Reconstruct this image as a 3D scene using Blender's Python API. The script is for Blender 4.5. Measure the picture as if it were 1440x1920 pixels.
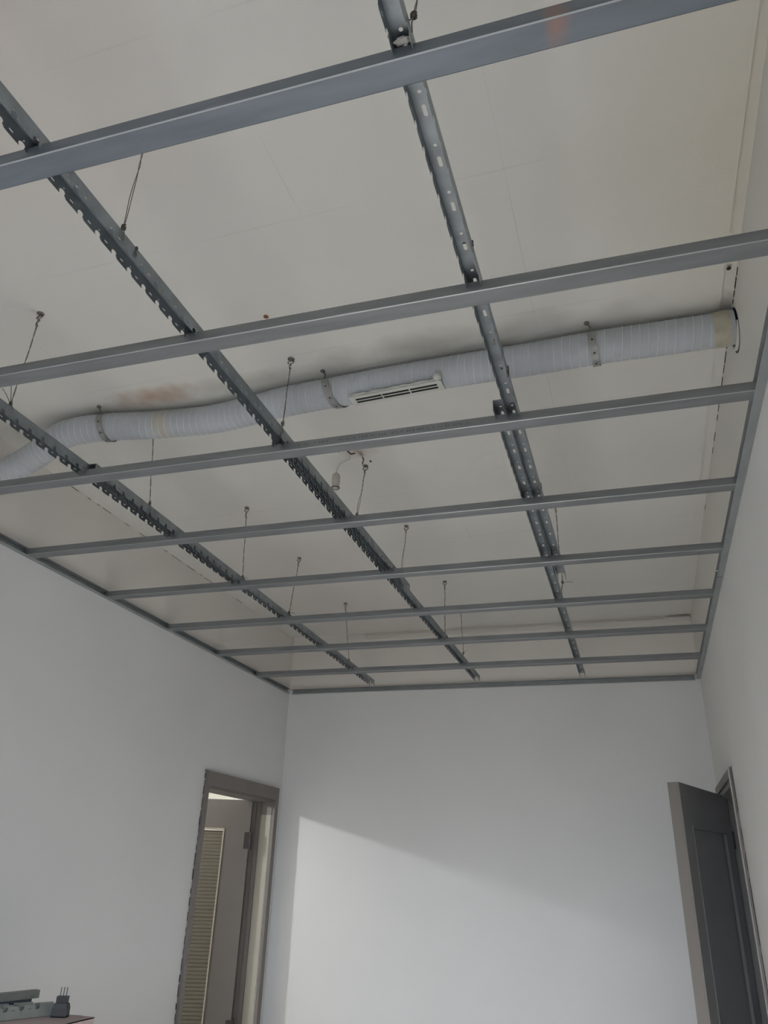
import bpy, bmesh, math, random
from mathutils import Vector, Matrix
from mathutils.geometry import delaunay_2d_cdt

random.seed(7)
scene = bpy.context.scene
for o in list(bpy.data.objects):
    bpy.data.objects.remove(o)
COL = scene.collection

# ------------------------------------------------------------------ camera, light, exposure
CZ = 1.525                                   # eye height
R_ = Vector((0.95166974, 0.3057016, 0.02951679))
U_ = Vector((0.10768719, -0.42214681, 0.90010863))
F_ = Vector((-0.28762507, 0.85342756, 0.43466449))
cam = bpy.data.objects.new('camera', bpy.data.cameras.new('camera'))
COL.objects.link(cam)
cam.data.sensor_fit = 'HORIZONTAL'
cam.data.sensor_width = 24
cam.data.lens = 1413.86 * 24 / 1440
cam.data.clip_start = 0.02
# scene space: right/up/forward of a left-to-right frame (x right, y into the room, z up)
m3 = Matrix((R_, U_, -F_)).transposed()
cam.matrix_world = Matrix.Translation((0, 0, CZ)) @ m3.to_4x4()
scene.camera = cam

w = bpy.data.worlds.new('world'); scene.world = w; w.use_nodes = True
bg = w.node_tree.nodes['Background']
# hazy bright sky above the horizon, duller ground below it
_n, _l = w.node_tree.nodes, w.node_tree.links
_tc = _n.new('ShaderNodeTexCoord'); _sp = _n.new('ShaderNodeSeparateXYZ'); _mr = _n.new('ShaderNodeMapRange'); _mx = _n.new('ShaderNodeMix')
_mx.data_type = 'RGBA'
_l.new(_tc.outputs['Generated'], _sp.inputs[0]); _l.new(_sp.outputs[2], _mr.inputs['Value'])
_mr.inputs['From Min'].default_value = -0.05; _mr.inputs['From Max'].default_value = 0.08
_l.new(_mr.outputs[0], _mx.inputs['Factor'])
_mx.inputs[6].default_value = (0.06, 0.057, 0.052, 1)
_mx.inputs[7].default_value = (0.84, 0.91, 1.0, 1)
_l.new(_mx.outputs[2], bg.inputs[0])
bg.inputs[1].default_value = 14.0

def lamp(name, kind, loc, energy, color, rot=(0, 0, 0), **kw):
    d = bpy.data.lights.new(name, kind); d.energy = energy; d.color = color
    for k, v in kw.items(): setattr(d, k, v)
    o = bpy.data.objects.new(name, d); COL.objects.link(o); o.location = loc; o.rotation_euler = rot
    return o

# daylight opening behind the camera (sky comes in through it)
WIN = (-1.95, 0.15, 0.80, 2.55)               # x0, x1, z0, z1
YF = -2.6                                    # front wall plane
p = lamp('window_portal', 'AREA', ((WIN[0]+WIN[1])/2, YF-0.12, (WIN[2]+WIN[3])/2), 1, (1, 1, 1),
         (math.radians(90), 0, 0), shape='RECTANGLE', size=WIN[1]-WIN[0], size_y=WIN[3]-WIN[2])
p.data.cycles.is_portal = True
SUN_E = 18.5
# lamp in the neighbouring room that throws the bright patch through the left doorway
lamp('neighbour_room_light', 'POINT', (-4.42, 3.80, CZ+0.925), 110, (0.98, 0.985, 1.0), shadow_soft_size=0.055)

# sun through the window, falling on the floor between the camera and the box
lamp('sun', 'SUN', (0, -6, 6), SUN_E, (1.0, 0.97, 0.94), (math.radians(90-19.5), 0, 0), angle=math.radians(0.6))
scene.view_settings.view_transform = 'Standard'
scene.view_settings.look = 'None'
scene.view_settings.gamma = 1
scene.view_settings.use_curve_mapping = False
scene.view_settings.exposure = -0.05

# ------------------------------------------------------------------ materials
MATS = {}
def mat(name, col, rough=0.6, metal=0.0, noise=0.0, nscale=8.0, bump=0.0, bscale=60.0, stretch=None):
    if name in MATS: return MATS[name]
    m = bpy.data.materials.new(name); m.use_nodes = True
    nt = m.node_tree; N = nt.nodes; L = nt.links
    b = N['Principled BSDF']
    b.inputs['Base Color'].default_value = (*col, 1)
    b.inputs['Roughness'].default_value = rough
    b.inputs['Metallic'].default_value = metal
    tc = N.new('ShaderNodeTexCoord')
    src = tc.outputs['Object']
    if stretch:
        mp = N.new('ShaderNodeMapping'); mp.inputs['Scale'].default_value = stretch
        L.new(src, mp.inputs['Vector']); src = mp.outputs['Vector']
    if noise:
        n = N.new('ShaderNodeTexNoise'); n.inputs['Scale'].default_value = nscale
        n.inputs['Detail'].default_value = 5
        L.new(src, n.inputs['Vector'])
        mx = N.new('ShaderNodeMix'); mx.data_type = 'RGBA'; mx.name = 'tint'
        r = N.new('ShaderNodeMapRange')
        r.inputs['From Min'].default_value = 0.3; r.inputs['From Max'].default_value = 0.7
        L.new(n.outputs['Fac'], r.inputs['Value']); L.new(r.outputs[0], mx.inputs['Factor'])
        mx.inputs[6].default_value = tuple(c*(1-noise) for c in col) + (1,)
        mx.inputs[7].default_value = tuple(min(1, c*(1+noise)) for c in col) + (1,)
        L.new(mx.outputs[2], b.inputs['Base Color'])
    if bump:
        n2 = N.new('ShaderNodeTexNoise'); n2.inputs['Scale'].default_value = bscale
        n2.inputs['Detail'].default_value = 3
        L.new(src, n2.inputs['Vector'])
        bp = N.new('ShaderNodeBump'); bp.inputs['Strength'].default_value = bump
        bp.inputs['Distance'].default_value = 0.002
        L.new(n2.outputs['Fac'], bp.inputs['Height']); L.new(bp.outputs[0], b.inputs['Normal'])
    MATS[name] = m
    return m

def blend_layer(m, fac_socket, col):
    """mix a colour over the current base colour"""
    nt = m.node_tree; b = nt.nodes['Principled BSDF']; L = nt.links
    mx = nt.nodes.new('ShaderNodeMix'); mx.data_type = 'RGBA'
    s = b.inputs['Base Color']
    if s.is_linked: L.new(s.links[0].from_socket, mx.inputs[6])
    else: mx.inputs[6].default_value = s.default_value[:]
    mx.inputs[7].default_value = (*col, 1)
    L.new(fac_socket, mx.inputs['Factor'])
    L.new(mx.outputs[2], s)

def mnode(m, op, a, b=None, c=None, clamp=False):
    n = m.node_tree.nodes.new('ShaderNodeMath'); n.operation = op; n.use_clamp = clamp
    for i, v in enumerate((a, b, c)):
        if v is None: continue
        if isinstance(v, (int, float)): n.inputs[i].default_value = v
        else: m.node_tree.links.new(v, n.inputs[i])
    return n.outputs[0]

def sep_object(m):
    nt = m.node_tree
    tc = nt.nodes.new('ShaderNodeTexCoord'); s = nt.nodes.new('ShaderNodeSeparateXYZ')
    nt.links.new(tc.outputs['Object'], s.inputs[0])
    return s.outputs, tc.outputs['Object']

def noise_fac(m, vec, scale, detail=3):
    n = m.node_tree.nodes.new('ShaderNodeTexNoise'); n.inputs['Scale'].default_value = scale
    n.inputs['Detail'].default_value = detail
    m.node_tree.links.new(vec, n.inputs['Vector'])
    return n.outputs['Fac']

def spot(m, xyz, vec, centre, radius, col, strength=1.0, nscale=14, axes=(0, 1)):
    """soft-edged irregular colour patch round a centre (two axes)"""
    a = mnode(m, 'DIVIDE', mnode(m, 'SUBTRACT', xyz[axes[0]], centre[0]), radius[0])
    b = mnode(m, 'DIVIDE', mnode(m, 'SUBTRACT', xyz[axes[1]], centre[1]), radius[1])
    d = mnode(m, 'SQRT', mnode(m, 'ADD', mnode(m, 'MULTIPLY', a, a), mnode(m, 'MULTIPLY', b, b)))
    nf = noise_fac(m, vec, nscale)
    d2 = mnode(m, 'ADD', d, mnode(m, 'MULTIPLY', mnode(m, 'SUBTRACT', nf, 0.5), 1.4))
    f = mnode(m, 'MULTIPLY', mnode(m, 'SUBTRACT', 1.0, d2, clamp=True), strength, clamp=True)
    blend_layer(m, f, col)

def line_grid(m, xyz, vec, axis, offset, pitch, width, col, strength):
    a = mnode(m, 'DIVIDE', mnode(m, 'SUBTRACT', xyz[axis], offset), pitch)
    fr = mnode(m, 'FRACT', mnode(m, 'ADD', a, 0.5))
    d = mnode(m, 'MULTIPLY', mnode(m, 'ABSOLUTE', mnode(m, 'SUBTRACT', fr, 0.5)), pitch)
    l = mnode(m, 'SUBTRACT', 1.0, mnode(m, 'DIVIDE', d, width), clamp=True)
    nf = noise_fac(m, vec, 1.9, 2)
    g = mnode(m, 'MULTIPLY', mnode(m, 'SUBTRACT', nf, 0.45, clamp=True), 5.0, clamp=True)
    blend_layer(m, mnode(m, 'MULTIPLY', mnode(m, 'MULTIPLY', l, g), strength), col)

M_wall = mat('painted plaster', (0.76, 0.765, 0.77), 0.75, noise=0.02, nscale=1.6, bump=0.12, bscale=45)
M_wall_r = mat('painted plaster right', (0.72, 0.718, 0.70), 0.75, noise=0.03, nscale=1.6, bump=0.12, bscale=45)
for m_ in (M_wall, M_wall_r):                  # old yellowed paint was left on the walls above the new grid
    s_, v_ = sep_object(m_)
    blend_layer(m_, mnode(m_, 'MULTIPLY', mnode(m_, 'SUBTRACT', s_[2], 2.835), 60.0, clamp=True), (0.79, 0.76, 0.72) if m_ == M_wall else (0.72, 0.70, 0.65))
M_ceil = mat('old ceiling paint', (0.74, 0.725, 0.68), 0.8, noise=0.03, nscale=0.9, bump=0.25, bscale=90)
s_, v_ = sep_object(M_ceil)
line_grid(M_ceil, s_, v_, 1, 0.865, 0.60, 0.004, (0.36, 0.34, 0.31), 0.35)
line_grid(M_ceil, s_, v_, 0, -0.18, 0.60, 0.003, (0.36, 0.34, 0.31), 0.25)
spot(M_ceil, s_, v_, (-1.74, 2.165), (0.24, 0.075), (0.42, 0.22, 0.12), 0.75)
spot(M_ceil, s_, v_, (-1.35, 2.17), (0.70, 0.07), (0.30, 0.28, 0.24), 0.40, 6)  # darker band of ceiling along the duct, left stretch
spot(M_ceil, s_, v_, (-0.50, 2.14), (0.75, 0.09), (0.28, 0.27, 0.23), 0.50, 6)  # darker band of ceiling along the duct, right stretch
spot(M_ceil, s_, v_, (-1.09, 2.80), (0.10, 0.07), (0.50, 0.36, 0.32), 0.5)
spot(M_ceil, s_, v_, (-1.9, 0.55), (1.4, 1.1), (0.66, 0.575, 0.53), 0.8, 1.2)  # pinkish tint, also darkened to hold down the light on the near ceiling
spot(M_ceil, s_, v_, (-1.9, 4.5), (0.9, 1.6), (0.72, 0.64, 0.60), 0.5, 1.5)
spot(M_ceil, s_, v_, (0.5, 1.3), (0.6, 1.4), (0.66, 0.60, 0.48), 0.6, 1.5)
M_floor = mat('dusty screed', (0.52, 0.515, 0.505), 0.8, noise=0.12, nscale=3)
M_gal = mat('galvanised steel', (0.36, 0.385, 0.39), 0.48, 0.6, noise=0.10, nscale=9, bump=0.03, bscale=25, stretch=(1, 4, 4))
M_batten = mat('galvanised batten', (0.25, 0.26, 0.272), 0.50, 0.60, noise=0.14, nscale=5, bump=0.03, bscale=18, stretch=(0.8, 5, 5))
M_batten_rust = mat('galvanised batten with a rust patch', (0.20, 0.225, 0.26), 0.50, 0.60, noise=0.13, nscale=5, bump=0.03, bscale=18, stretch=(0.8, 5, 5))
s_, v_ = sep_object(M_batten_rust)
spot(M_batten_rust, s_, v_, (0.0, 0.012), (0.026, 0.055), (0.40, 0.22, 0.16), 0.6, 22)
M_edge_hilite = mat('rolled edge painted highlight', (0.42, 0.43, 0.43), 0.36, 0.7)  # same metal made lighter to paint a highlight along the corner
M_gal_dk = mat('dull zinc runner', (0.30, 0.33, 0.35), 0.45, 0.75, noise=0.18, nscale=14, bump=0.03, bscale=30)
M_wire = mat('tie wire', (0.20, 0.185, 0.165), 0.5, 0.6)
M_rustwire = mat('rusty wire', (0.13, 0.105, 0.085), 0.6, 0.4)
M_duct = mat('pale blue vinyl duct', (0.48, 0.505, 0.535), 0.5, noise=0.05, nscale=6)
s_, v_ = sep_object(M_duct)
spot(M_duct, s_, v_, (-1.745, 1.66+CZ), (0.045, 0.16), (0.52, 0.47, 0.34), 0.8, 20, axes=(0, 2))
M_rib = mat('duct ridge', (0.68, 0.70, 0.72), 0.45)
M_foam = mat('yellowed sealing tape', (0.46, 0.43, 0.34), 0.7, noise=0.15, nscale=25)
M_strap = mat('perforated strap steel', (0.36, 0.36, 0.35), 0.45, 0.6, noise=0.2, nscale=40)
M_plate = mat('white plastic grille', (0.62, 0.62, 0.58), 0.5, noise=0.05, nscale=20)
M_black = mat('black void', (0.015, 0.015, 0.015), 0.9)
M_dark = mat('dark crack', (0.035, 0.03, 0.025), 0.9)
M_white_pl = mat('white plastic', (0.60, 0.57, 0.52), 0.4)
M_off = mat('dull zinc offcut', (0.24, 0.25, 0.235), 0.6, 0.3, noise=0.1, nscale=20)
M_off_dk = mat('grey blue offcut', (0.10, 0.12, 0.15), 0.6, 0.3)
M_case = mat('taupe painted door casing', (0.20, 0.18, 0.17), 0.5, noise=0.04, nscale=5)
M_leaf1 = mat('taupe door leaf', (0.15, 0.135, 0.125), 0.5, noise=0.04, nscale=5)
M_louv = mat('beige reeded panel', (0.15, 0.135, 0.105), 0.55)
M_bead_hilite = mat('panel bead painted highlight', (0.42, 0.38, 0.33), 0.5)  # pale tone paints the lamp's highlight on the panel bevel
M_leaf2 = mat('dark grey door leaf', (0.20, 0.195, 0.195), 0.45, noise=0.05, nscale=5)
M_edge2 = mat('taupe door edge', (0.24, 0.22, 0.205), 0.5)
M_hinge = mat('dark hinge', (0.045, 0.04, 0.04), 0.6, 0.2)
M_reveal = mat('cream reveal', (0.42, 0.40, 0.35), 0.7)
M_hall = mat('cream neighbouring room', (0.55, 0.52, 0.44), 0.8)
M_card = mat('pinkish cardboard', (0.45, 0.37, 0.36), 0.8, noise=0.08, nscale=10)
M_plug = mat('black rubber', (0.012, 0.013, 0.018), 0.45)
M_pin = mat('pin steel', (0.16, 0.16, 0.16), 0.4, 0.7)
M_print = mat('faded printing ink', (0.07, 0.07, 0.085), 0.7)
M_dab = mat('dried plaster dab', (0.50, 0.48, 0.44), 0.85)
M_copper = mat('reddish plug', (0.25, 0.085, 0.05), 0.7)
M_frame_w = mat('window frame paint', (0.6, 0.6, 0.6), 0.5)

# ------------------------------------------------------------------ mesh helpers
def link(name, me, m, parent=None, loc=None, rz=0.0, smooth=False):
    o = bpy.data.objects.new(name, me); COL.objects.link(o)
    if m and not me.materials: me.materials.append(m)
    if parent: o.parent = parent
    if loc is not None: o.location = loc
    if rz: o.rotation_euler = (0, 0, rz)
    if smooth:
        for pl in me.polygons: pl.use_smooth = True
    return o

class MB:
    def __init__(s): s.v = []; s.f = []
    def add(s, vs, fs):
        n = len(s.v); s.v += [tuple(a) for a in vs]; s.f += [tuple(i+n for i in f) for f in fs]; return s
    def box(s, x0, x1, y0, y1, z0, z1, M=None):
        vs = [(x0,y0,z0),(x1,y0,z0),(x1,y1,z0),(x0,y1,z0),(x0,y0,z1),(x1,y0,z1),(x1,y1,z1),(x0,y1,z1)]
        if M: vs = [M @ Vector(a) for a in vs]
        return s.add(vs, [(0,3,2,1),(4,5,6,7),(0,1,5,4),(1,2,6,5),(2,3,7,6),(3,0,4,7)])
    def tube(s, pts, r, n=8, caps=True):
        pts = [Vector(a) for a in pts]; rings = []
        up = Vector((0.13, 0.21, 0.97)).normalized()
        rr = r if isinstance(r, (list, tuple)) else [r]*len(pts)
        for i, a in enumerate(pts):
            t = (pts[min(i+1, len(pts)-1)] - pts[max(i-1, 0)]).normalized()
            if abs(t.dot(up)) > 0.93: up = Vector((1, 0.1, 0)).normalized()
            u = t.cross(up).normalized(); q = u.cross(t).normalized(); up = q
            rings.append([a + (u*math.cos(k*2*math.pi/n) + q*math.sin(k*2*math.pi/n))*rr[i] for k in range(n)])
        vs = [v for ring in rings for v in ring]; fs = []
        for i in range(len(pts)-1):
            for k in range(n):
                fs.append((i*n+k, i*n+(k+1) % n, (i+1)*n+(k+1) % n, (i+1)*n+k))
        if caps:
            fs.append(tuple(range(n-1, -1, -1))); fs.append(tuple((len(pts)-1)*n+k for k in range(n)))
        return s.add(vs, fs)
    def lathe(s, prof, n=20, M=None):
        vs = []; fs = []
        for r, z in prof:
            for k in range(n):
                a = Vector((r*math.cos(k*2*math.pi/n), r*math.sin(k*2*math.pi/n), z))
                vs.append(M @ a if M else a)
        for i in range(len(prof)-1):
            for k in range(n):
                fs.append((i*n+k, i*n+(k+1) % n, (i+1)*n+(k+1) % n, (i+1)*n+k))
        fs.append(tuple(range(n-1, -1, -1))); fs.append(tuple((len(prof)-1)*n+k for k in range(n)))
        return s.add(vs, fs)
    def sweep(s, section, x0, x1):
        """closed outline in (y, z) swept along x"""
        n = len(section)
        vs = [(x0, a, b) for a, b in section] + [(x1, a, b) for a, b in section]
        fs = [(i, (i+1) % n, n+(i+1) % n, n+i) for i in range(n)]
        return s.add(vs, fs)
    def mesh(s, name):
        me = bpy.data.meshes.new(name); me.from_pydata(s.v, [], s.f)
        bm = bmesh.new(); bm.from_mesh(me); bmesh.ops.recalc_face_normals(bm, faces=bm.faces); bm.to_mesh(me); bm.free()
        return me
    def build(s, name, m, parent=None, loc=None, rz=0.0, smooth=False):
        return link(name, s.mesh(name), m, parent, loc, rz, smooth)

def thing(name, label, cat, loc=(0, 0, 0), rz=0.0, group=None):
    o = bpy.data.objects.new(name, None); COL.objects.link(o)
    o.empty_display_size = 0.05
    o.location = loc; o.rotation_euler = (0, 0, rz); o['label'] = label; o['category'] = cat
    if group: o['group'] = group
    return o
def tag(o, label, cat, group=None):
    o['label'] = label; o['category'] = cat
    if group: o['group'] = group
    return o
def struct(o, label=None):
    o['kind'] = 'structure'
    if label: o['label'] = label
    return o
def dup(root, label, loc, rz=0.0):
    c = root.copy(); COL.objects.link(c); c.location = loc; c.rotation_euler = (0, 0, rz); c['label'] = label
    for ch in list(root.children):
        d = ch.copy(); COL.objects.link(d); d.parent = c
        for g in list(ch.children):
            e = g.copy(); COL.objects.link(e); e.parent = d
    return c

def plate(name, outline, holes, thick):
    """flat plate in XY with holes, centred on z=0"""
    vs, es = [], []
    for loop in [outline] + holes:
        n0 = len(vs); n_ = len(loop)
        vs += [Vector(a) for a in loop]; es += [(n0+i, n0+(i+1) % n_) for i in range(n_)]
    res = delaunay_2d_cdt(vs, es, [], 1, 1e-7)
    v2, fc = res[0], res[2]
    bm = bmesh.new()
    bv = [bm.verts.new((a[0], a[1], -thick/2)) for a in v2]
    def inside(pt, loop):
        c_ = False; j = len(loop)-1
        for i in range(len(loop)):
            (xi, yi), (xj, yj) = loop[i], loop[j]
            if (yi > pt[1]) != (yj > pt[1]) and pt[0] < (xj-xi)*(pt[1]-yi)/(yj-yi)+xi: c_ = not c_
            j = i
        return c_
    boxes = [(min(a[0] for a in h), max(a[0] for a in h), min(a[1] for a in h), max(a[1] for a in h), h) for h in holes]
    for f in fc:
        cx = sum(v2[i][0] for i in f)/len(f); cy = sum(v2[i][1] for i in f)/len(f)
        if any(b[0] < cx < b[1] and b[2] < cy < b[3] and inside((cx, cy), b[4]) for b in boxes): continue
        try: bm.faces.new([bv[i] for i in f])
        except ValueError: pass
    ext = bmesh.ops.extrude_face_region(bm, geom=bm.faces[:])
    for g in ext['geom']:
        if isinstance(g, bmesh.types.BMVert): g.co.z = thick/2
    for v in [v for v in bm.verts if not v.link_faces]: bm.verts.remove(v)
    bmesh.ops.recalc_face_normals(bm, faces=bm.faces)
    me = bpy.data.meshes.new(name); bm.to_mesh(me); bm.free()
    return me
def circle(cx, cy, r, n=10): return [(cx+r*math.cos(-k*2*math.pi/n), cy+r*math.sin(-k*2*math.pi/n)) for k in range(n)]
def slot(cx, cy, hw, hl, n=5):
    p = [(cx+hw*math.cos(a), cy+hl-hw+hw*math.sin(a)) for a in [math.pi*k/n for k in range(n+1)]]
    p += [(cx-hw*math.cos(a), cy-hl+hw-hw*math.sin(a)) for a in [math.pi*k/n for k in range(n+1)]]
    return p

# ------------------------------------------------------------------ the room
XL, XR, YB, SK = -2.6212, 0.4576, 5.6136, 0.0239
AB = math.atan(SK)
TH = 0.15
ZC = CZ + 1.752                               # ceiling underside
ZT = ZC + 0.12
H = CZ + 1.29                                 # underside of the battens
D1 = (4.455, 5.423, CZ+0.485)                 # left doorway y0, y1, head
D2 = (4.59, 5.53, CZ+0.53)                    # right doorway

def wall_profile(y0, y1, d):
    # outline of a side wall with a doorway, in (y, z)
    return [(y0, 0), (y0, ZT), (y1, ZT), (y1, 0), (d[1], 0), (d[1], d[2]), (d[0], d[2]), (d[0], 0)]
def side_wall(name, x0, x1, y0, y1, d, m):
    o = wall_profile(y0, y1, d)
    mb = MB(); n = len(o)
    vs = [(x0, a, b) for a, b in o] + [(x1, a, b) for a, b in o]
    fs = [(i, (i+1) % n, n+(i+1) % n, n+i) for i in range(n)]
    for k in (0, n):
        fs += [(k+0, k+1, k+6, k+7), (k+1, k+2, k+5, k+6), (k+2, k+3, k+4, k+5)]
    mb.add(vs, fs)
    return struct(mb.build(name, m))
wl = side_wall('wall_left', XL-TH, XL, YF-0.1, YB+0.05, D1, M_wall)
wr = side_wall('wall_right', XR, XR+TH, YF-0.1, YB+0.15, D2, M_wall_r)
o = struct(MB().box(-3.6+0.6, 0.9, 0, 0.15, 0, ZT).build('wall_back', M_wall, loc=(0, YB, 0), rz=AB))
mb = MB()
mb.box(XL-TH, WIN[0], YF-0.2, YF, 0, ZT).box(WIN[1], XR+TH, YF-0.2, YF, 0, ZT)
mb.box(WIN[0], WIN[1], YF-0.2, YF, 0, WIN[2]).box(WIN[0], WIN[1], YF-0.2, YF, WIN[3], ZT)
struct(mb.build('wall_front', M_wall))
wf = MB()
for a, b in ((WIN[0], WIN[0]+0.06), (WIN[1]-0.06, WIN[1]), ((WIN[0]+WIN[1])/2-0.03, (WIN[0]+WIN[1])/2+0.03)):
    wf.box(a, b, YF-0.14, YF-0.08, WIN[2], WIN[3])
wf.box(WIN[0]+0.06, WIN[1]-0.06, YF-0.14, YF-0.08, WIN[2], WIN[2]+0.06).box(WIN[0]+0.06, WIN[1]-0.06, YF-0.14, YF-0.08, WIN[3]-0.06, WIN[3])
struct(wf.build('window_1', M_frame_w))
struct(MB().box(-6.4, 2.2, YF-0.3, 6.6, -0.1, 0).build('floor', M_floor))
c = struct(MB().box(XL-TH, XR+TH, YF-0.2, YB+0.2, ZC+0.008, ZT).build('ceiling', M_ceil))
# the plastered field of the ceiling stands a few millimetres proud and stops short of the side walls
pan = [(XL-0.01, YF), (0.432, YF), (0.430, 1.2), (0.420, 2.1), (0.418, 3.45), (0.335, 4.6), (0.303, 5.55), (XL-0.01, 5.49)]
n = len(pan)
mb = MB().add([(a, b, ZC) for a, b in pan] + [(a, b, ZC+0.009) for a, b in pan],
              [tuple(range(n))] + [(i, (i+1) % n, n+(i+1) % n, n+i) for i in range(n)])
tr1 = struct(mb.build('trim_1', M_ceil))
ck = MB()
y = 2.75
while y < 4.7:
    ln = random.uniform(0.02, 0.14)
    if random.random() < 0.65: ck.box(XL-0.0005, XL+0.0018, y, y+ln, ZC-0.004, ZC-0.001)
    y += ln + random.uniform(0.02, 0.10)
ck.build('crack', mat('faint crack', (0.22, 0.20, 0.18), 0.9), parent=wl)

# open joint between right wall and ceiling, and at the back corner
cr = MB(); y = 2.03
for ln, gap, th in ((.035,.01,.006),(.05,.012,.010),(.03,.015,.006),(.02,.05,.005),(.015,.13,.004),(.05,.02,.006),(.07,.012,.007),(.05,.03,.005),(.06,.02,.007),(.09,.02,.005),(.05,.03,.004),(.04,.10,.006),(.07,.06,.005),(.05,.3,.004),(.04,.2,.004),(.05,.3,.003)):
    cr.box(XR-0.0015, XR+0.0005, y, y+ln, ZC-0.004-th/2, ZC-0.004+th/2); y += ln+gap
cr.build('crack', M_dark, parent=wr)
ck = MB(); ck.box(0.30, 0.445, -0.0015, 0, ZC-0.012, ZC-0.004); ck.box(-0.05, 0.28, -0.001, 0, ZC-0.010, ZC-0.008); ck.box(-0.27, -0.20, -0.001, 0, ZC-0.012, ZC-0.009); ck.box(-1.72, -1.30, -0.001, 0, ZC-0.022, ZC-0.020)
ck.build('crack', M_dark, parent=o)
struct(MB().box(0.30, 0.45, -0.035, 0, ZC-0.035, ZC-0.013).box(-2.0, 0.30, -0.012, 0, ZC-0.040, ZC-0.013).build('trim_2', M_ceil, loc=(0, YB, 0), rz=AB))

# neighbouring room behind the left doorway, dark hall behind the right one
mb = MB()
mb.box(-6.4, -6.3, 2.2, 6.6, 0, 2.9).box(-6.4, XL-TH, 2.1, 2.2, 0, 2.9).box(-6.4, XL-TH, 6.5, 6.6, 0, 2.9).box(-6.4, XL-TH, 2.1, 6.6, 2.9, 3.0)
struct(mb.build('wall_next_room', M_hall))
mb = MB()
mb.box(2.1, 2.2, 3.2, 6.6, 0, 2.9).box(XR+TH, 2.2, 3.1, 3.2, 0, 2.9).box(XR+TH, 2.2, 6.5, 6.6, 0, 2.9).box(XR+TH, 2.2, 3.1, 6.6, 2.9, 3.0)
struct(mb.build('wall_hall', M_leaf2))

# ------------------------------------------------------------------ door 1 (left wall)
def ragged(mb, x, y, z0, z1, side, step=0.05):
    z = z0
    while z < z1:
        a = random.uniform(0.001, 0.007)
        mb.box(x-0.0005, x+0.0015, y-a if side < 0 else y, y if side < 0 else y+a, z, min(z1, z+step*random.uniform(.5, 1.3)))
        z += step*random.uniform(.8, 1.6)
d1 = thing('door_1', 'taupe casing and ajar door with reeded panel in left wall', 'door', (XL, D1[1], 0)); del d1['category']
d1['kind'] = 'structure'; o_ = -D1[1]
cw, ct = 0.055, 0.020
w_ = D1[1]-D1[0]; hz = D1[2]
mb = MB()
mb.box(0.001, ct, 0, cw, 0, hz+cw+0.03).box(0.001, ct, -w_-0.036, -w_, 0, hz+cw+0.03).box(0.001, ct, -w_, 0, hz, hz+cw+0.03)
mb.build('casing', M_case, d1)
mb = MB()   # frame lining and stop towards the neighbouring room, plus a painted lintel shadow
mb.box(-TH-0.01, 0.0, -w_, 0, hz-0.014, hz-0.001)
mb.box(-TH-0.01, -0.085, -0.022, -0.001, 0, hz-0.014).box(-TH-0.01, 0.0, -w_+0.001, -w_+0.012, 0, hz-0.014)
mb.box(-TH-0.01, -0.115, -0.034, -0.022, 0, hz-0.014).box(-0.085, -0.001, -0.0065, -0.001, hz-0.105, hz-0.014)  # last box: casing-coloured strip painting the lintel shadow above the reveal
mb.build('frame', M_case, d1)
MB().box(-0.085, -0.004, -0.006, -0.001, 0, hz-0.105).build('reveal', M_reveal, d1)
mb = MB(); ragged(mb, 0.001, -w_-0.037, 0.0, hz+cw+0.035, -1); mb.build('crack', M_dark, d1)
# leaf, hinged on the far jamb, opened about seventy degrees into the other room
W1, T1, HL = 0.86, 0.042, CZ+0.462
def leaf_mesh(W, T, HT, stile, rail_t, rail_m, rail_b):
    mb = MB()
    mb.box(0, stile, 0, T, 0, HT).box(W-stile, W, 0, T, 0, HT)
    mb.box(stile, W-stile, 0, T, HT-rail_t, HT).box(stile, W-stile, 0, T, 0, rail_b)
    if rail_m: mb.box(stile, W-stile, 0, T, rail_m, rail_m+0.12)
    return mb
lf = leaf_mesh(W1, T1, HL, 0.185, 0.20, 0, 0.22).build('leaf', M_leaf1, d1)
lf.location = (-TH+0.012, -0.045, 0.012)
lf.rotation_euler = (0, 0, math.atan2(-0.342, -0.940))
rd = MB(); z = 0.235
while z < HL-0.215:
    rd.box(0.19, W1-0.19, 0.014, 0.026, z, z+0.016)
    rd.box(0.19, W1-0.19, 0.017, 0.023, z+0.016, z+0.023); z += 0.023
rd.build('reeded_panel', M_louv, lf)
bd = MB()
for yy in (0.0+T1, -0.006):
    bd.box(0.182, 0.192, yy, yy+0.006, 0.215, HL-0.195).box(W1-0.192, W1-0.182, yy, yy+0.006, 0.215, HL-0.195)
    bd.box(0.192, W1-0.192, yy, yy+0.006, HL-0.205, HL-0.195).box(0.192, W1-0.192, yy, yy+0.006, 0.215, 0.225)
bd.build('bead', M_bead_hilite, lf)
for hz_ in (CZ+0.19, CZ-0.95):
    h = MB(); h.lathe([(0.009, -0.06), (0.009, 0.06)], 12, Matrix.Translation((-0.012, T1-0.002, hz_)))
    h.box(-0.012, 0.035, T1, T1+0.003, hz_-0.055, hz_+0.055)
    h.build('hinge', M_hinge, lf)

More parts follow.
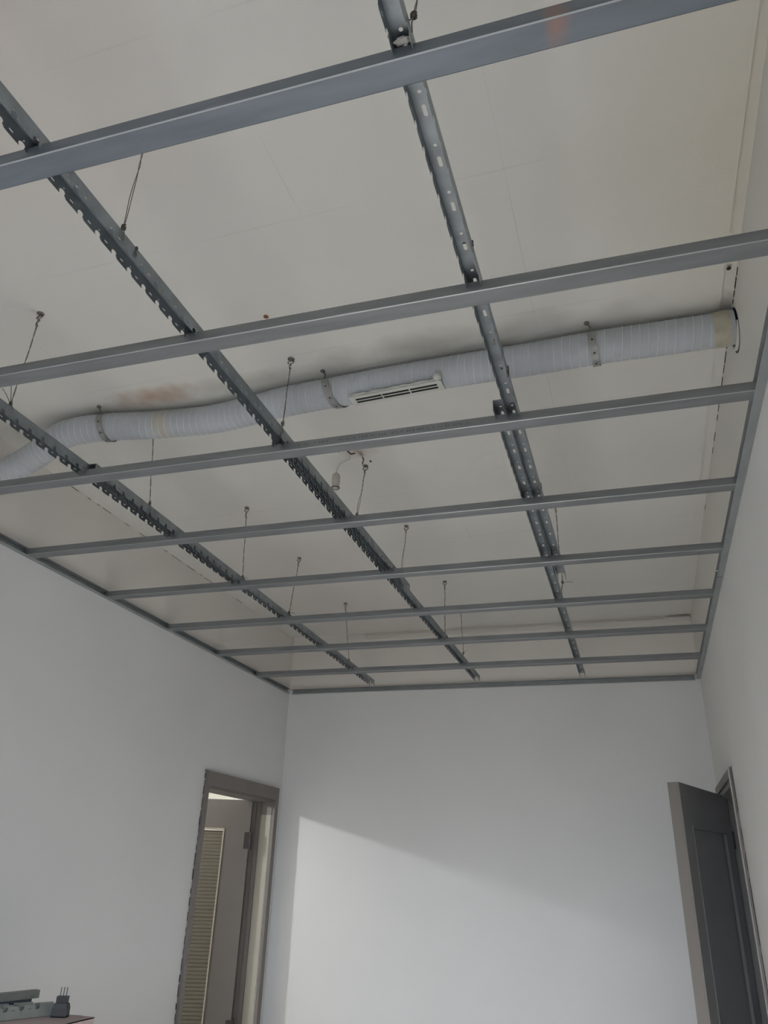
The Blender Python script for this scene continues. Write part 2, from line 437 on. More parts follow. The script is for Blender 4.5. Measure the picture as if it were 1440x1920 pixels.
# ------------------------------------------------------------------ door 2 (right wall)
d2 = thing('door_2', 'dark grey panelled door standing open beside right wall', 'door', (XR, D2[1], 0)); del d2['category']
d2['kind'] = 'structure'
w_ = D2[1]-D2[0]; hz = D2[2]
mb = MB()
mb.box(-0.014, -0.001, 0, 0.05, 0, hz+0.045).box(-0.014, -0.001, -w_-0.045, -w_, 0, hz+0.045).box(-0.014, -0.001, -w_, 0, hz, hz+0.045)
mb.build('casing', M_case, d2)
mb = MB()
mb.box(-0.0165, -0.0145, -w_-0.047, -w_+0.002, 0, hz+0.045)
mb.build('edge_strip', M_plate, d2)
mb = MB()
mb.box(0.0, TH+0.01, -w_, 0, hz-0.03, hz-0.001).box(0.0, TH+0.01, -0.03, -0.001, 0, hz-0.03).box(0.0, TH+0.01, -w_+0.001, -w_+0.03, 0, hz-0.03)
mb.build('frame', M_leaf2, d2)
mb = MB(); ragged(mb, -0.0030, -w_-0.049, 0.0, hz+0.05, -1, 0.12); mb.build('crack', M_dark, d2)
LD = Vector((0.307, 0.82, 0)).normalized()
A0 = Vector((0.189, 4.649, 0.012))            # front corner of the dark face at the free edge
leaf2 = bpy.data.objects.new('leaf', None)
W2, T2, HL2 = 0.86, 0.042, CZ+0.513-0.012
mb = leaf_mesh(W2, T2, HL2, 0.135, 0.22, 0, 0.25)
mb.box(0.0, 0.022, T2, T2+0.020, 0, HL2)
mb.box(0.022, W2, T2, T2+0.004, 0, HL2)
lf2 = mb.build('leaf', M_leaf2, d2)
lf2.location = A0 - Vector((XR, D2[1], 0))
lf2.rotation_euler = (0, 0, math.atan2(LD.y, LD.x))
# local +x runs to the hinge, local +y is the side away from the dark face
pm = MB()
pm.box(0.135, W2-0.135, 0.014, 0.028, 0.25, HL2-0.22)
pm.build('recessed_panel', M_leaf2, lf2)
pm = MB()
for a, b, c_, d_ in ((0.128, 0.140, 0.243, HL2-0.213), (W2-0.140, W2-0.128, 0.243, HL2-0.213)):
    pm.box(a, b, -0.005, 0.0, c_, d_)
pm.box(0.14, W2-0.14, -0.005, 0.0, HL2-0.225, HL2-0.213).box(0.14, W2-0.14, -0.005, 0.0, 0.243, 0.255)
pm.build('moulding', M_leaf2, lf2)
MB().box(-0.003, -0.0005, 0.0, T2+0.0205, 0.0, HL2).build('edge_band', M_edge2, lf2)
MB().box(-0.0045, -0.0031, 0.010, T2-0.006, 0.0, HL2).build('edge_lip', M_edge2, lf2)
for hz_ in (CZ+0.25, CZ-0.9):
    MB().lathe([(0.008, -0.05), (0.008, 0.05)], 12, Matrix.Translation((W2+0.010, 0.0, hz_))).build('hinge', M_hinge, lf2)

# ------------------------------------------------------------------ wall tracks
def track_mesh(L, fl=0.028, h=0.033, t=0.0010):
    """U track along +x, web at y=0, flanges towards -y"""
    s = [(0, 0), (-fl, 0), (-fl, t), (-t, t), (-t, h-t), (-fl, h-t), (-fl, h), (0, h)]
    mb = MB().sweep(s, 0, L)
    n = 8
    mb.f += [(0, 1, 2, 3), (0, 3, 4, 7), (4, 5, 6, 7), (n, n+3, n+2, n+1), (n, n+7, n+4, n+3), (n+4, n+7, n+6, n+5)]
    return mb
ZTR = H - 0.0015
def track(label, p, rz, L, group='edge tracks round the grid'):
    t = thing('wall_track', label, 'metal track', p, rz, group)
    track_mesh(L).build('channel', M_gal, t)
    return t
# right wall: runs from the back towards the camera (web on the wall)
tr = track('long galvanised edge track along right wall, from the gap forward past the camera', (XR-0.0005, 3.565, ZTR), -math.pi/2, 3.565-YF-0.01)
tb = track('shorter galvanised edge track on right wall between the gap and back corner', (XR-0.0005, 5.585, ZTR), -math.pi/2, 5.585-3.580)
# left wall
tl = track('galvanised edge track running along left wall under the ceiling', (XL+0.0005, YF+0.01, ZTR), math.pi/2, 5.50-YF)
tk = track('galvanised edge track with screw heads along back wall', (XL+0.03, YB+(XL+0.03)*SK-0.001, ZTR), AB, XR-XL-0.062)
for xs in (-0.80, -0.558, -0.335, -0.116, 0.071, 0.282, 0.402):
    L_ = (xs-(XL+0.03))/math.cos(AB)
    MB().lathe([(0.0045, 0), (0.0045, -0.0015), (0.002, -0.003)], 10, Matrix.Translation((L_, -0.015, 0))).build('screw', M_gal, tk)
MB().box(0.0, 0.075, -0.027, -0.004, -0.0016, -0.0002).build('corner_tab', M_gal, tk)
MB().lathe([(0.004, 0), (0.004, 0.0015), (0.002, 0.003)], 10, Matrix.Translation((0.30, -0.014, 0)) @ Matrix.Rotation(math.pi, 4, 'X')).build('screw', M_hinge, tb)

# ------------------------------------------------------------------ battens
YS = [0.8055, 1.4154, 2.0189, 2.6154, 3.2153, 3.8041, 4.3892, 4.9916]
BW, BH = 0.055, 0.0304
X0B, X1B = XL+0.004, XR-0.004
def batten_mesh():
    t = 0.0009; c = 0.0035; lip = 0.006
    out = [(0.0005, BH), (0.0, 0.006), (c*0.25, c*0.45), (c, 0.0), (BW-c, 0.0), (BW-c*0.25, c*0.45), (BW, 0.006), (BW-0.0005, BH),
           (BW-lip, BH), (BW-lip, BH-t), (BW-0.0005-t, BH-t), (BW-t, 0.006), (BW-c, t), (c, t), (t, 0.006), (0.0005+t, BH-t), (lip, BH-t), (lip, BH)]
    return MB().sweep(out, X0B, X1B)
labels = [
 'nearest ceiling batten, crossing the top of the picture, with an orange rust patch',
 'second galvanised ceiling batten from the camera, in front of the flexible duct',
 'galvanised ceiling batten with faint printing, just behind the slotted grille and duct',
 'galvanised ceiling batten just behind the hanging lamp holder, fourth from the camera',
 'galvanised ceiling batten crossing near the gap in the right edge track, fifth from camera',
 'galvanised ceiling batten behind the three runner overlaps, third from the back wall',
 'galvanised ceiling batten next to last before the back wall',
 'last galvanised ceiling batten, closest to the back wall and both doors']
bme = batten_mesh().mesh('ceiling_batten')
bme.materials.append(M_batten); bme.materials.append(M_edge_hilite)
for pl in bme.polygons:                        # highlight painted on the front rolled corner
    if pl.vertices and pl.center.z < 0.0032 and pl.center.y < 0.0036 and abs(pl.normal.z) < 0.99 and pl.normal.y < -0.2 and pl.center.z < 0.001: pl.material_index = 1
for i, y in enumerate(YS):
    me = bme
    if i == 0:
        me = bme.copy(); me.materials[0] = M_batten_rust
    if i == 2:
        t = thing('ceiling_batten', labels[i], 'ceiling batten', (0, y, H), AB, 'cross battens of the grid')
        link('channel', me, None, t)
        mk = MB(); x = -1.0
        while x < -0.36:
            x += random.choice((0.004, 0.005, 0.013))
            wd = random.uniform(0.0025, 0.006)
            zz = 0.013
            if random.random() < 0.62: mk.box(x, x+0.0015, -0.0004, 0.0, zz, zz+0.0065)
            if random.random() < 0.5: mk.box(x, x+wd, -0.0004, 0.0, zz+0.005, zz+0.0065)
            if random.random() < 0.5: mk.box(x, x+wd, -0.0004, 0.0, zz, zz+0.0014)
            x += wd
        mk.build('faded_printing', M_print, t)
        t.children[1]['label'] = 'faint dark printed characters'
    else:
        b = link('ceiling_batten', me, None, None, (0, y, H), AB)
        tag(b, labels[i], 'ceiling batten', 'cross battens of the grid')

# ------------------------------------------------------------------ toothed main runners
PT, PH = 0.06105, 0.1221
RW, RH = 0.037, 0.040
TIP = [(0.0, 0.0), (-0.003, 0.006), (-0.0015, 0.0120), (0.004, 0.0155), (0.011, 0.0155), (0.0150, 0.0120), (0.0138, 0.0060), (0.0168, 0.0035), (0.0205, 0.0004), (0.030, 0.0)]
def runner(label, x0, y0, x1, y1, zoff, group='main runners of the grid', phase_t=1.004, phase_h=0.9067, z=None, tilt=None):
    """toothed channel from (x0,y0) to (x1,y1): centre line, web on top"""
    L = math.hypot(x1-x0, y1-y0)
    a = -math.atan2(x1-x0, y1-y0)
    zt = CZ + 1.345 + zoff if z is None else z
    t = thing('main_runner', label, 'metal runner', (x0, y0, zt), a, group)
    # web
    holes = []
    k = math.ceil((y0+0.03-phase_h)/PH)
    while phase_h + k*PH + 0.06 < y1:
        yy = phase_h + k*PH - y0
        holes.append(circle(0, yy, 0.0042)); holes.append(slot(0, yy+0.041, 0.0042, 0.0135))
        k += 1
    me = plate('web', [(-RW/2, 0), (RW/2, 0), (RW/2, L), (-RW/2, L)], holes, 0.0008)
    link('top_web', me, M_gal_dk, t)
    # flanges: built in (s, depth) then stood up
    k = math.ceil((y0+0.02-phase_t)/PT)
    low = [(0.0, 0.002)]; sl = []
    while phase_t + k*PT + 0.035 < y1:
        s0 = phase_t + k*PT - y0
        low += [(s0+a_, b_) for a_, b_ in TIP]
        c_ = s0 + 0.036
        sl.append([(c_-0.0055, 0.0105), (c_-0.0055, 0.0140), (c_+0.0055, 0.0140), (c_+0.0055, 0.0105)])
        if k % 2 == 0: sl.append(circle(s0+0.008, 0.0215, 0.0020, 8))
        k += 1
    low.append((L, 0.001))
    outl = low + [(L, RH), (0, RH)]
    me = plate('flange', outl, sl, 0.0008)
    for v in me.vertices:
        s, d, th = v.co
        v.co = (th, s, d-RH)
    me.materials.append(M_gal_dk)
    for sx in (-1, 1):
        f = link('toothed_flange', me, None, t)
        f.location = (sx*(RW/2-0.0004), 0, 0)
    return t
M1 = runner('middle toothed runner, front length, from above camera to its cut end past fifth batten', -1.041, YF+0.05, -1.0405, 3.485, 0)
M2 = runner('middle toothed runner, rear length, overlapping the front one and reaching back wall', -1.0600, 1.98, -1.0720, 5.46, 0.0016)
L1 = runner('left toothed runner, front length, nearest the left wall', -1.848, YF+0.05, -1.848, 3.36, 0)
L2 = runner('left toothed runner, rear length, running from duct side batten to back wall', -1.8195, 1.985, -1.884, 5.44, 0.0016)
R1 = runner('right toothed runner, front length, showing open round and oval holes', -0.2625, YF+0.05, -0.2625, 3.50, 0)
R2 = runner('right toothed runner, rear length, beside the front one and reaching back wall', -0.2985, 1.966, -0.3220, 5.50, 0.0016)
# plaster dab on the batten under the right runner
db = bmesh.new(); bmesh.ops.create_icosphere(db, subdivisions=3, radius=1)
for v in db.verts:
    k = 1+0.25*math.sin(7*v.co.x+3*v.co.y)*math.cos(5*v.co.z+2*v.co.x)
    v.co = (v.co.x*0.016*k, v.co.y*0.007*k, v.co.z*0.006*k)
me = bpy.data.meshes.new('plaster_dab'); db.to_mesh(me); db.free()
db_ = link('plaster_dab', me, M_dab, None, (-0.262, YS[0]-0.012, H+BH+0.0055), smooth=True)
tag(db_, 'lump of dried plaster on nearest batten at the right runner', 'plaster')

# ------------------------------------------------------------------ wire hangers
def twisted(mb, A, B, r=0.0011, sep=0.0014, turns=60, open_at=None, steps=90):
    A, B = Vector(A), Vector(B); ax = (B-A); L = ax.length; ax.normalize()
    u = ax.cross(Vector((1, 0.2, 0))).normalized(); v = ax.cross(u)
    for ph in (0, math.pi):
        pts = []
        for i in range(steps+1):
            s = i/steps; th = ph + s*L*turns
            sp = sep
            if open_at and s > open_at:
                q = (s-open_at)/(1-open_at); sp = sep + 0.006*math.sin(math.pi*min(1, q*1.0))
                th = ph + open_at*L*turns
            wob = Vector((math.sin(s*7+L*40), math.cos(s*5+L*13), 0))*0.002*math.sin(math.pi*s)
            pts.append(A + ax*(L*s) + (u*math.cos(th)+v*math.sin(th))*sp + wob)
        mb.tube(pts, r, 5)
def hanger(label, top, bot, main, tails=None, open_at=None, knot=0.045):
    t = thing('wire_hanger', label, 'wire', top, 0, 'wire hangers')
    T = Vector((0, 0, 0)); B = Vector(bot)-Vector(top)
    # eye hook screwed into the ceiling
    e = MB(); pts = []
    for k in range(15):
        a = -math.pi/2 + k*2*math.pi/14*0.92
        pts.append((0.012*math.cos(a), 0.003*math.sin(a), -0.016+0.009*math.sin(a)))
    e.tube(pts, 0.0022, 6); e.tube([(0, 0, -0.008), (0, 0, 0.004)], 0.003, 6)
    e.lathe([(0.013, 0.0), (0.013, -0.0025), (0.005, -0.004)], 14)
    e.build('eye_hook', M_wire, t, smooth=True)
    w_ = MB()
    s0 = Vector((0, 0, -0.024)); d = (B-s0).normalized()
    twisted(w_, s0, s0+d*knot, 0.0019, 0.0026, 140, None, 24)
    twisted(w_, s0+d*knot, B, 0.0011, 0.0014, 60, open_at)
    # wrap round the runner
    mx, mw, mh = main[0]-top[0], RW+0.004, RH
    zt = CZ+1.345-top[2]+0.002
    y_ = B.y
    loop = [(B.x, y_, B.z), (mx+mw/2, y_, zt+0.001), (mx-mw/2, y_+0.004, zt), (mx-mw/2-0.001, y_+0.006, zt-0.020), (mx-mw/2, y_+0.006, zt-0.024)]
    w_.tube(loop, 0.0014, 5)
    w_.tube([(B.x, y_, B.z), (mx+mw/2+0.0015, y_+0.002, zt-0.004), (mx+mw/2+0.0015, y_+0.006, zt-0.026)], 0.0014, 5)
    w_.build('twisted_wire', M_wire, t, smooth=True)
    k_ = MB()
    pts = [B + Vector((0.005*math.cos(a), 0.004*math.sin(a), 0.012*a/12.6-0.002)) for a in [i*0.6 for i in range(22)]]
    k_.tube(pts, 0.0019, 5)
    for tl_ in (tails or []):
        k_.tube([B, B+Vector(tl_)*0.5+Vector((0, 0, 0.004)), B+Vector(tl_)], 0.0011, 5)
    k_.build('knot', M_rustwire, t, smooth=True)
    return t
zk = CZ+1.345+0.008
xM, xL, xR_ = M1.location.x, L1.location.x, R1.location.x
zc = ZC
def mx_at(run, y):   # centre x of a skewed runner at y
    return run.location.x + math.tan(-run.rotation_euler.z)*(y-run.location.y)
hanger('wire hanger on left runner nearest the camera, above the bent duct', (-1.844, 1.606, zc), (xL+0.012, 1.585, zk), (xL,), tails=[(-0.055, 0, 0.075), (-0.035, 0.01, 0.095)])
hanger('wire hanger on middle runner just behind nearest batten, with open loop', (-1.066, 1.092, zc), (xM+0.019, 1.045, zk), (xM,), open_at=0.3)
hanger('wire hanger passing in front of the duct to the middle runner', (-1.093, 2.084, zc), (xM+0.022, 1.93, zk), (xM,), open_at=0.55)
hanger('wire hanger dropping from behind the duct to left runner', (-1.876, 2.365, zc), (mx_at(L2, 2.345)+0.016, 2.345, zk), (mx_at(L2, 2.345),), tails=[(-0.055, 0, 0.006), (-0.04, 0.01, -0.004)])
hanger('wire hanger on left runner between fourth and fifth battens', (-1.855, 3.208, zc), (mx_at(L2, 3.21)+0.010, 3.21, zk), (mx_at(L2, 3.21),), tails=[(0.03, 0, -0.01)])
hanger('wire hanger on middle runner right of the hanging lamp holder', (-1.090, 2.936, zc), (xM+0.026, 2.66, zk), (xM,), open_at=0.5)
hanger('wire hanger on middle runner hooked between fourth and fifth battens', (-1.093, 3.639, zc), (xM+0.030, 3.30, zk), (xM,), open_at=0.65)
hanger('wire hanger on left runner just before sixth batten', (-1.866, 3.930, zc), (mx_at(L2, 3.80)+0.014, 3.80, zk), (mx_at(L2, 3.80),), tails=[(0.035, 0, -0.008)])
hanger('wire hanger on left runner farthest from the camera', (-1.886, 4.802, zc), (mx_at(L2, 4.87)+0.010, 4.87, zk), (mx_at(L2, 4.87),), tails=[(-0.03, 0, 0.006)])
hanger('wire hanger on middle runner crossing behind sixth batten', (-1.092, 4.534, zc), (mx_at(M2, 4.40)+0.008, 4.40, zk), (mx_at(M2, 4.40),))
hanger('wire hanger on middle runner farthest from the camera', (-1.100, 5.05, zc), (mx_at(M2, 4.86)+0.024, 4.86, zk), (mx_at(M2, 4.86),), tails=[(0.02, 0, 0.02)])
hanger('short wire hanger on right runner behind its overlap', (-0.270, 3.52, zc), (mx_at(R2, 3.74)+0.030, 3.74, zk+0.03), (mx_at(R2, 3.74),), tails=[(0.05, 0, 0.0)])
hanger('slanting wire hanger on right runner at the top edge of the picture', (-0.150, 0.70, zc), (xR_+0.026, 0.775, zk), (xR_,))

# small pieces of tie wire wrapped round the runners
def wrap(label, cx, y, tall=RH, n=2):
    mb = MB()
    for k in range(n):
        yy = y + k*0.004
        z0 = CZ+1.345+0.0022; z1 = z0-tall*0.62
        mb.tube([(cx-RW/2-0.002, yy, z1), (cx-RW/2-0.0025, yy, z0), (cx+RW/2+0.0025, yy+0.004, z0), (cx+RW/2+0.0025, yy+0.003, z1), (cx+RW/2-0.004, yy+0.005, z1-0.003)], 0.0017, 6)
    o = mb.build('tie_wire', M_wire, smooth=True)
    return tag(o, label, 'wire', 'tie wires round the runners')
wrap('tie wire wound round middle runner just behind its first hanger', xM, 1.095)
wrap('tie wire round right runner between first and second battens', xR_, 1.30, RH*0.5)
wrap('tie wire round right runner in front of the duct', xR_, 1.80, RH*1.2, 3)
wrap('tie wire round both right runner lengths before fourth batten', xR_, 2.55, RH*0.8, 3)

# ------------------------------------------------------------------ duct
zd = CZ+1.685
path = [(XR-0.004, 2.243, zd-0.002), (0.33, 2.246, zd), (0.17, 2.240, zd), (0.01, 2.234, zd), (-0.21, 2.238, zd), (-0.45, 2.235, zd), (-0.69, 2.236, zd),
        (-0.95, 2.243, zd), (-1.18, 2.252, zd), (-1.34, 2.272, zd), (-1.53, 2.290, zd), (-1.77, 2.268, zd), (-1.96, 2.233, zd),
        (-2.10, 2.213, zd-0.004), (-2.22, 2.215, zd-0.014), (-2.33, 2.238, zd-0.055), (-2.42, 2.235, zd-0.110), (-2.50, 2.215, zd-0.165), (-2.575, 2.18, zd-0.235)]
def catmull(P, step):
    P = [Vector(p_) for p_ in P]; out = []
    for i in range(len(P)-1):
        p0, p1, p2, p3 = P[max(i-1, 0)], P[i], P[i+1], P[min(i+2, len(P)-1)]
        n_ = max(2, int((p2-p1).length/step))
        for k in range(n_):
            t = k/n_
            out.append(0.5*((2*p1)+(-p0+p2)*t+(2*p0-5*p1+4*p2-p3)*t*t+(-p0+3*p1-3*p2+p3)*t**3))
    out.append(P[-1]); return out
cpts = catmull(path, 0.0035)
acc = [0.0]
for a, b in zip(cpts, cpts[1:]): acc.append(acc[-1]+(b-a).length)
RD = 0.0585
duct = thing('flexible_duct', 'pale ribbed flexible air duct strapped under the ceiling, entering right wall', 'air duct', (0, 0, 0))
body = MB(); body.tube(cpts, RD, 36, caps=False)
body.build('hose', M_duct, duct, smooth=True)
ribs = MB()
pitch = 0.0285
def at_s(s):
    for i in range(len(acc)-1):
        if acc[i+1] >= s:
            f = (s-acc[i])/max(1e-6, acc[i+1]-acc[i]); a = cpts[i].lerp(cpts[i+1], f)
            j = max(0, i-6); k = min(len(cpts)-1, i+7)
            return a, (cpts[k]-cpts[j]).normalized()
    return cpts[-1], (cpts[-1]-cpts[-8]).normalized()
helix = []
s = 0.072; L_ = acc[-1]; i = 0
while s < L_-0.01:
    a, t = at_s(s)
    u = t.cross(Vector((0, 0, 1))).normalized(); v = u.cross(t)
    th = 2*math.pi*s/pitch
    helix.append(a + (u*math.cos(th)+v*math.sin(th))*(RD+0.0002))
    s += pitch/30*(1+0.0*math.sin(s*9))
ribs.tube(helix, 0.0016, 5)
rb = ribs.build('spiral_rib', M_rib, duct, smooth=True)
sl = MB()
sl.tube([at_s(0.012)[0], at_s(0.035)[0], at_s(0.066)[0]], [RD+0.0015, RD+0.003, RD+0.001], 36, caps=False)
b = sl.build('sealing_sleeve', M_foam, duct, smooth=True); b['label'] = 'yellowed tape sleeve at the wall end'
# wall opening around the duct end
col = thing('duct_collar', 'round metal collar with dark gap where duct meets right wall', 'duct collar', (XR, 2.243, zd-0.008))
Mx = Matrix.Rotation(-math.pi/2, 4, 'Y')
mb = MB(); mb.lathe([(0.076, 0.0), (0.076, 0.0012)], 32, Matrix.Translation((0, 0.006, -0.004)) @ Mx); mb.build('dark_opening', M_hinge, col)
mb = MB(); pts = [(-0.004, 0.070*math.cos(a), 0.068*math.sin(a)) for a in [math.radians(195+k*7) for k in range(26)]]
mb.tube(pts, [0.002+0.005*math.sin(math.pi*k/25) for k in range(26)], 8); mb.build('rim', M_plate, col, smooth=True)

# straps holding the duct
def strap(label, x, lean=0.0, wdt=0.020):
    a, t = min((((at_s(s_)), s_) for s_ in [k*0.01 for k in range(int(acc[-1]*100))]), key=lambda q: abs(q[0][0].x-x))[0]
    th = thing('duct_strap', label, 'strap', tuple(a), 0, 'straps holding the duct')
    u = t.cross(Vector((0, 0, 1))).normalized(); v = Vector((0, 0, 1))
    n = 40
    mb = MB(); vs = []; fs = []
    zc_ = ZC - a.z
    for k in range(n+1):
        ang = math.radians(-205 + k*230/n)       # open towards the ceiling
        r = RD+0.0052
        c_ = u*math.cos(ang)*r + v*math.sin(ang)*r + t*(lean*(k/n-0.5))
        nrm = (u*math.cos(ang) + v*math.sin(ang))*0.0012
        wx = t*(wdt/2)
        vs += [c_-wx, c_+wx, c_+wx+nrm, c_-wx+nrm]
        if k:
            b_ = (k-1)*4; d_ = k*4
            for e_ in range(4): fs.append((b_+e_, b_+(e_+1) % 4, d_+(e_+1) % 4, d_+e_))
    fs += [(0, 1, 2, 3), (n*4+3, n*4+2, n*4+1, n*4)]
    mb.add(vs, fs); mb.build('band', M_strap, th)
    for k in range(5):
        ang = math.radians(-170 + k*42)
        nr = u*math.cos(ang)+v*math.sin(ang)
        for j in (0,):
            q = nr.to_track_quat('Z', 'Y').to_matrix().to_4x4()
            dots = MB(); dots.lathe([(0.0035, 0), (0.0035, 0.0008)], 8, Matrix.Translation(nr*(RD+0.0062) + t*(lean*((ang-math.radians(-205))/math.radians(230)-0.5))) @ q)
            dots.build('perforation', M_dark, th)
    for side in (-1, 1):
        mb = MB()
        ang = math.radians(-205) if side < 0 else math.radians(25)
        p0 = u*math.cos(ang)*(RD+0.0058)+v*math.sin(ang)*(RD+0.0058)+t*(lean*(-0.5 if side < 0 else 0.5))
        top_ = Vector((p0.x+0.010*side, p0.y*1.02, zc_-0.002))
        mb.tube([p0, p0.lerp(top_, 0.5)+Vector((0.006, 0, 0)), top_], [0.0035, 0.003, 0.003], 8)
        mb.lathe([(0.009, 0), (0.009, -0.004), (0.004, -0.007)], 14, Matrix.Translation(top_+Vector((0, 0, 0.002))))
        mb.build('ceiling_screw', M_wire, th, smooth=True)
strap('steel strap round the duct left of the rust stain, near its bend', -2.00, -0.035, 0.024)
strap('wide steel strap round the duct left of the slotted grille', -0.965, -0.055, 0.030)
strap('steel strap round the duct behind the right runner', -0.315, -0.01)
strap('perforated steel strap round the duct nearest the right wall', 0.008, -0.015, 0.026)

# slotted supply grille under the duct
g = thing('slot_grille', 'white slotted air grille stuck under the duct', 'air grille', (-0.716, 2.222, zd-RD-0.005), math.radians(-2.5))
def rect(a, b, c_, d_): return [(a, c_), (a, d_), (b, d_), (b, c_)]
hs = []
for k in range(3):
    xa = -0.160 + k*0.108
    for yy in (-0.014, 0.003): hs.append(rect(xa, xa+0.104, yy, yy+0.0125))
me = plate('face_plate', [(-0.18, -0.030), (0.18, -0.030), (0.18, 0.030), (-0.18, 0.030)], hs, 0.002)
fp = link('face_plate', me, M_plate, g, (0, 0, -0.004)); 
bk = MB().box(-0.172, 0.172, -0.024, 0.024, 0.0012, 0.0075).build('slot_box', M_black, g, (0, 0, -0.004))
mb = MB()
mb.tube([(-0.172+0.0172*k, -0.026+0.0015*math.sin(k*1.9), 0.004+0.0015*math.sin(k*2.7)) for k in range(21)], [0.006+0.0018*math.sin(k*1.3) for k in range(21)], 8)
mb.lathe([(0.003, -0.012), (0.014, -0.006), (0.018, 0.006), (0.012, 0.012)], 10, Matrix.Translation((0.170, -0.036, 0.006)))
mb.build('sealant_bead', M_plate, g, smooth=True)

# ------------------------------------------------------------------ hanging lamp holder and loose wires
lh = thing('lamp_holder', 'white bulb holder dangling on a thin lead from the ceiling', 'lamp holder', (-1.12, 2.79, ZC))
mb = MB(); mb.tube([(0.0, 0.0, 0.0), (0.0, 0.02, -0.03), (-0.03, 0.05, -0.018), (-0.07, 0.07, -0.02), (-0.088, 0.08, -0.045), (-0.089, 0.08, -0.062)], 0.0022, 6)
mb.build('lead', M_white_pl, lh, smooth=True)
mb = MB(); mb.lathe([(0.003, 0.0), (0.009, -0.003), (0.016, -0.010), (0.0195, -0.020), (0.020, -0.050), (0.018, -0.053), (0.018, -0.078), (0.0195, -0.080)], 24)
sk = mb.build('socket', M_white_pl, lh, (-0.089, 0.080, -0.058), smooth=True)
mb = MB(); mb.tube([(0.018*math.cos(a), 0.018*math.sin(a), -0.079) for a in [k*math.pi/12 for k in range(25)]], 0.0022, 6)
mb.build('contact_ring', M_hinge, sk, smooth=True)
cs = thing('loose_wires', 'black wire ends sticking out of the ceiling above the bulb holder', 'wires', (-1.115, 2.75, ZC))
MB().tube([(-0.01, -0.01, 0.0), (0.0, -0.005, -0.02), (0.018, 0.01, -0.035), (0.028, 0.03, -0.022)], 0.0032, 7).build('wire', M_plug, cs, smooth=True)
MB().tube([(-0.02, -0.01, 0.0), (-0.036, -0.008, -0.014), (-0.04, 0.005, -0.02)], 0.0028, 7).build('wire', M_plug, cs, smooth=True)
MB().tube([(0.045, 0.075, -0.012), (0.05, 0.09, -0.022), (0.038, 0.11, -0.036)], 0.0028, 7).build('wire', M_plug, cs, smooth=True)
MB().tube([(0.03, 0.03, -0.020), (0.045, 0.055, -0.022), (0.045, 0.075, -0.012), (0.03, 0.08, 0.0)], 0.007, 8).build('connector', M_white_pl, cs, smooth=True)
for nm, lb, (x, y), r in (('ceiling_plug', 'small reddish plug in the ceiling before second batten', (-1.079, 1.838), 0.009),
                          ('ceiling_screw', 'tiny dark screw right of the loose wires, farther from bulb holder', (-1.032, 2.772), 0.006),
                          ('ceiling_screw', 'tiny dark screw left of the hanger by the bulb holder', (-1.052, 2.900), 0.005),
                          ('ceiling_screw', 'dark hook in the ceiling edge near the right wall above the duct end', (0.432, 2.03), 0.007)):
    tag(MB().lathe([(r, 0.0), (r, -0.003), (r*0.5, -0.006)], 12).build(nm, M_copper if nm == 'ceiling_plug' else M_dark, None, (x, y, ZC), smooth=True), lb, 'screw' if 'screw' in nm else 'plug')

# ------------------------------------------------------------------ things at the lower left
ZB = CZ-0.50
bx = thing('cardboard_box', 'tall pinkish cardboard box against left wall, bottom left corner', 'box', (-2.31, 2.51, 0))
mb = MB()
W_, D_ = 0.29, 0.33
mb.box(-W_, W_, -D_, D_, 0, ZB-0.004)
mb.build('body', M_card, bx)
mb = MB(); n = 26                                # slightly torn top sheet
vs = []; 
for k in range(n+1):
    x = -W_ + 2*W_*k/n; vs.append((x, D_+0.003*math.sin(k*1.7)+0.002*math.sin(k*4.1), 0)); 
vs2 = [(a, -D_, 0) for a, _, _ in vs]
allv = vs+vs2; m_ = len(allv)
allv = [(a, b, ZB-0.004) for a, b, _ in allv] + [(a, b, ZB) for a, b, _ in allv]
fs = []
for k in range(n):
    fs += [(k, k+1, n+1+k+1, n+1+k), (m_+k, m_+k+1, m_+n+1+k+1, m_+n+1+k), (k, k+1, m_+k+1, m_+k)]
mb.add(allv, fs); mb.build('top_sheet', M_card, bx)

pg = thing('black_plug', 'black three-pin plug standing upright on the pinkish box', 'plug', (-2.125, 2.775, ZB), math.radians(18))
mb = MB()
vs = []
for (hx, hy, z) in ((0.026, 0.018, 0), (0.028, 0.019, 0.006), (0.027, 0.018, 0.030), (0.023, 0.015, 0.044)):
    vs += [(-hx, -hy, z), (hx, -hy, z), (hx, hy, z), (-hx, hy, z)]
fs = [(0, 1, 2, 3), (12, 13, 14, 15)]
for i in range(3):
    for e_ in range(4): fs.append((i*4+e_, i*4+(e_+1) % 4, (i+1)*4+(e_+1) % 4, (i+1)*4+e_))
mb.add(vs, fs); mb.build('body', M_plug, pg)
MB().box(-0.019, 0.019, -0.013, 0.013, 0.0445, 0.066).build('neck', M_plug, pg)
for xx in (-0.011, 0.0, 0.011): MB().lathe([(0.0018, 0.066), (0.0018, 0.094)], 8, Matrix.Translation((xx, 0, 0))).build('pin', M_pin, pg)

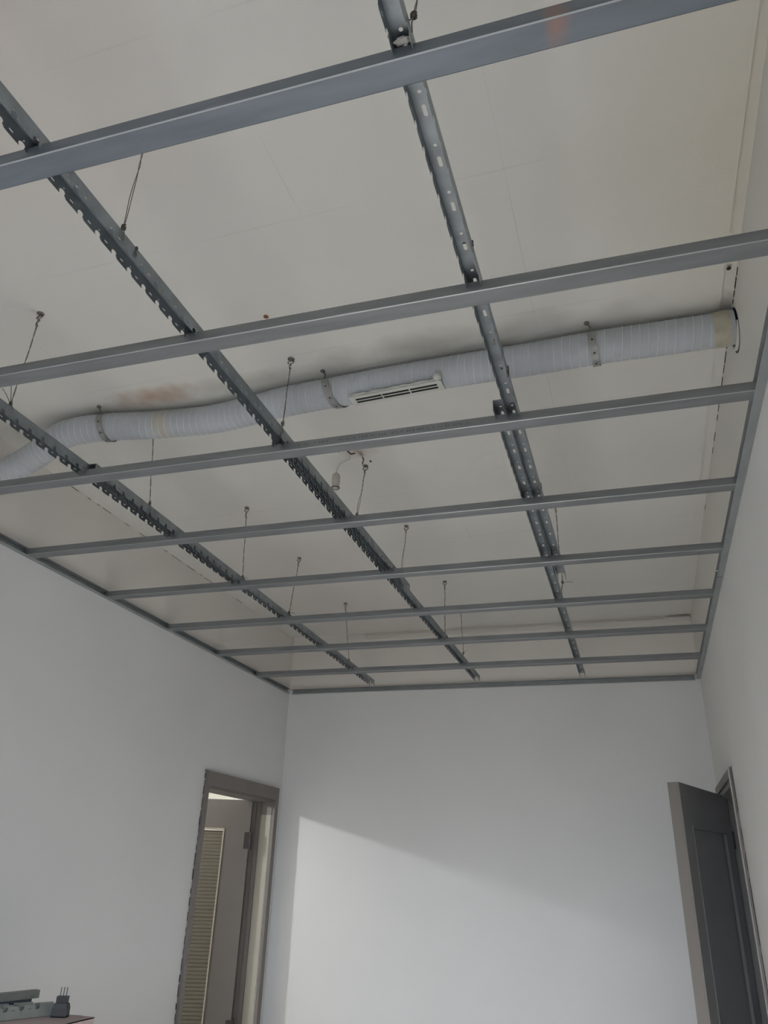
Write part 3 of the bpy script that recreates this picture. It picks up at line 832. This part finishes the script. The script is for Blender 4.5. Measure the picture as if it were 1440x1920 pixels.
def cchan(name, label, p0, p1, w, h, t, m, roll, group):
    P0, P1 = Vector(p0), Vector(p1); d = (P1-P0); L = d.length
    s = [(0, h), (0, 0), (w, 0), (w, h), (w-t, h), (w-t, t), (t, t), (t, h)]
    mb = MB().sweep(s, 0, L); n = 8
    for k in (0, n): mb.f += [(k+0, k+1, k+6, k+7), (k+1, k+2, k+5, k+6), (k+2, k+3, k+4, k+5)]
    me = mb.mesh(name)
    X = d.normalized(); Y = Vector((0, 0, 1)).cross(X).normalized(); Z = X.cross(Y)
    R = Matrix((X, Y, Z)).transposed() @ Matrix.Rotation(roll, 3, 'X')
    o_ = bpy.data.objects.new(name, me); COL.objects.link(o_); me.materials.append(m)
    o_.matrix_world = Matrix.Translation(P0) @ R.to_4x4()
    return tag(o_, label, 'metal channel', group)
G = 'metal offcuts on the box'
d_ = Vector((-0.30, -0.95, 0)).normalized()
def off(p, L): return tuple(Vector(p)), tuple(Vector(p) + d_*L)
a, b = off((-2.252, 2.800, ZB+0.0745), 0.50)
cchan('channel_offcut', 'topmost grey metal channel offcut at the bottom left corner', a, b, 0.030, 0.026, 0.001, M_off, math.pi, G)
a, b = off((-2.270, 2.785, ZB+0.0480), 0.46)
cchan('channel_offcut', 'dark blue-grey channel offcut lying just below the topmost one', a, b, 0.030, 0.024, 0.001, M_off_dk, math.pi, G)
a, b = off((-2.268, 2.790, ZB+0.0235), 0.46)
cchan('channel_offcut', 'lowest channel offcut of the stack, resting on the pinkish box', a, b, 0.030, 0.0225, 0.001, M_off, math.pi, G)
ro = runner('toothed runner offcut lying teeth up beside the black plug', 0, 0.5, 0, 0.92, 0, G, z=ZB+0.001)
ro['category'] = 'metal offcut'
ro.name = 'runner_offcut'
for ch in ro.children:
    ch.data = ch.data.copy(); ch.data.materials.clear(); ch.data.materials.append(mat('light zinc offcut', (0.36, 0.39, 0.37), 0.6, 0.3, noise=0.1, nscale=20))
ro.location = (-2.178, 2.810, ZB+0.0015)
ro.rotation_euler = (0, math.pi, math.radians(159.5))
ro2 = dup(ro, 'toothed runner offcut lying teeth up between the other one and the stacked channels', (-2.226, 2.770, ZB+0.0015))
ro2.location = (-2.236, 2.768, ZB+0.0015)
ro2.rotation_euler = (0, math.pi, math.radians(159.5))
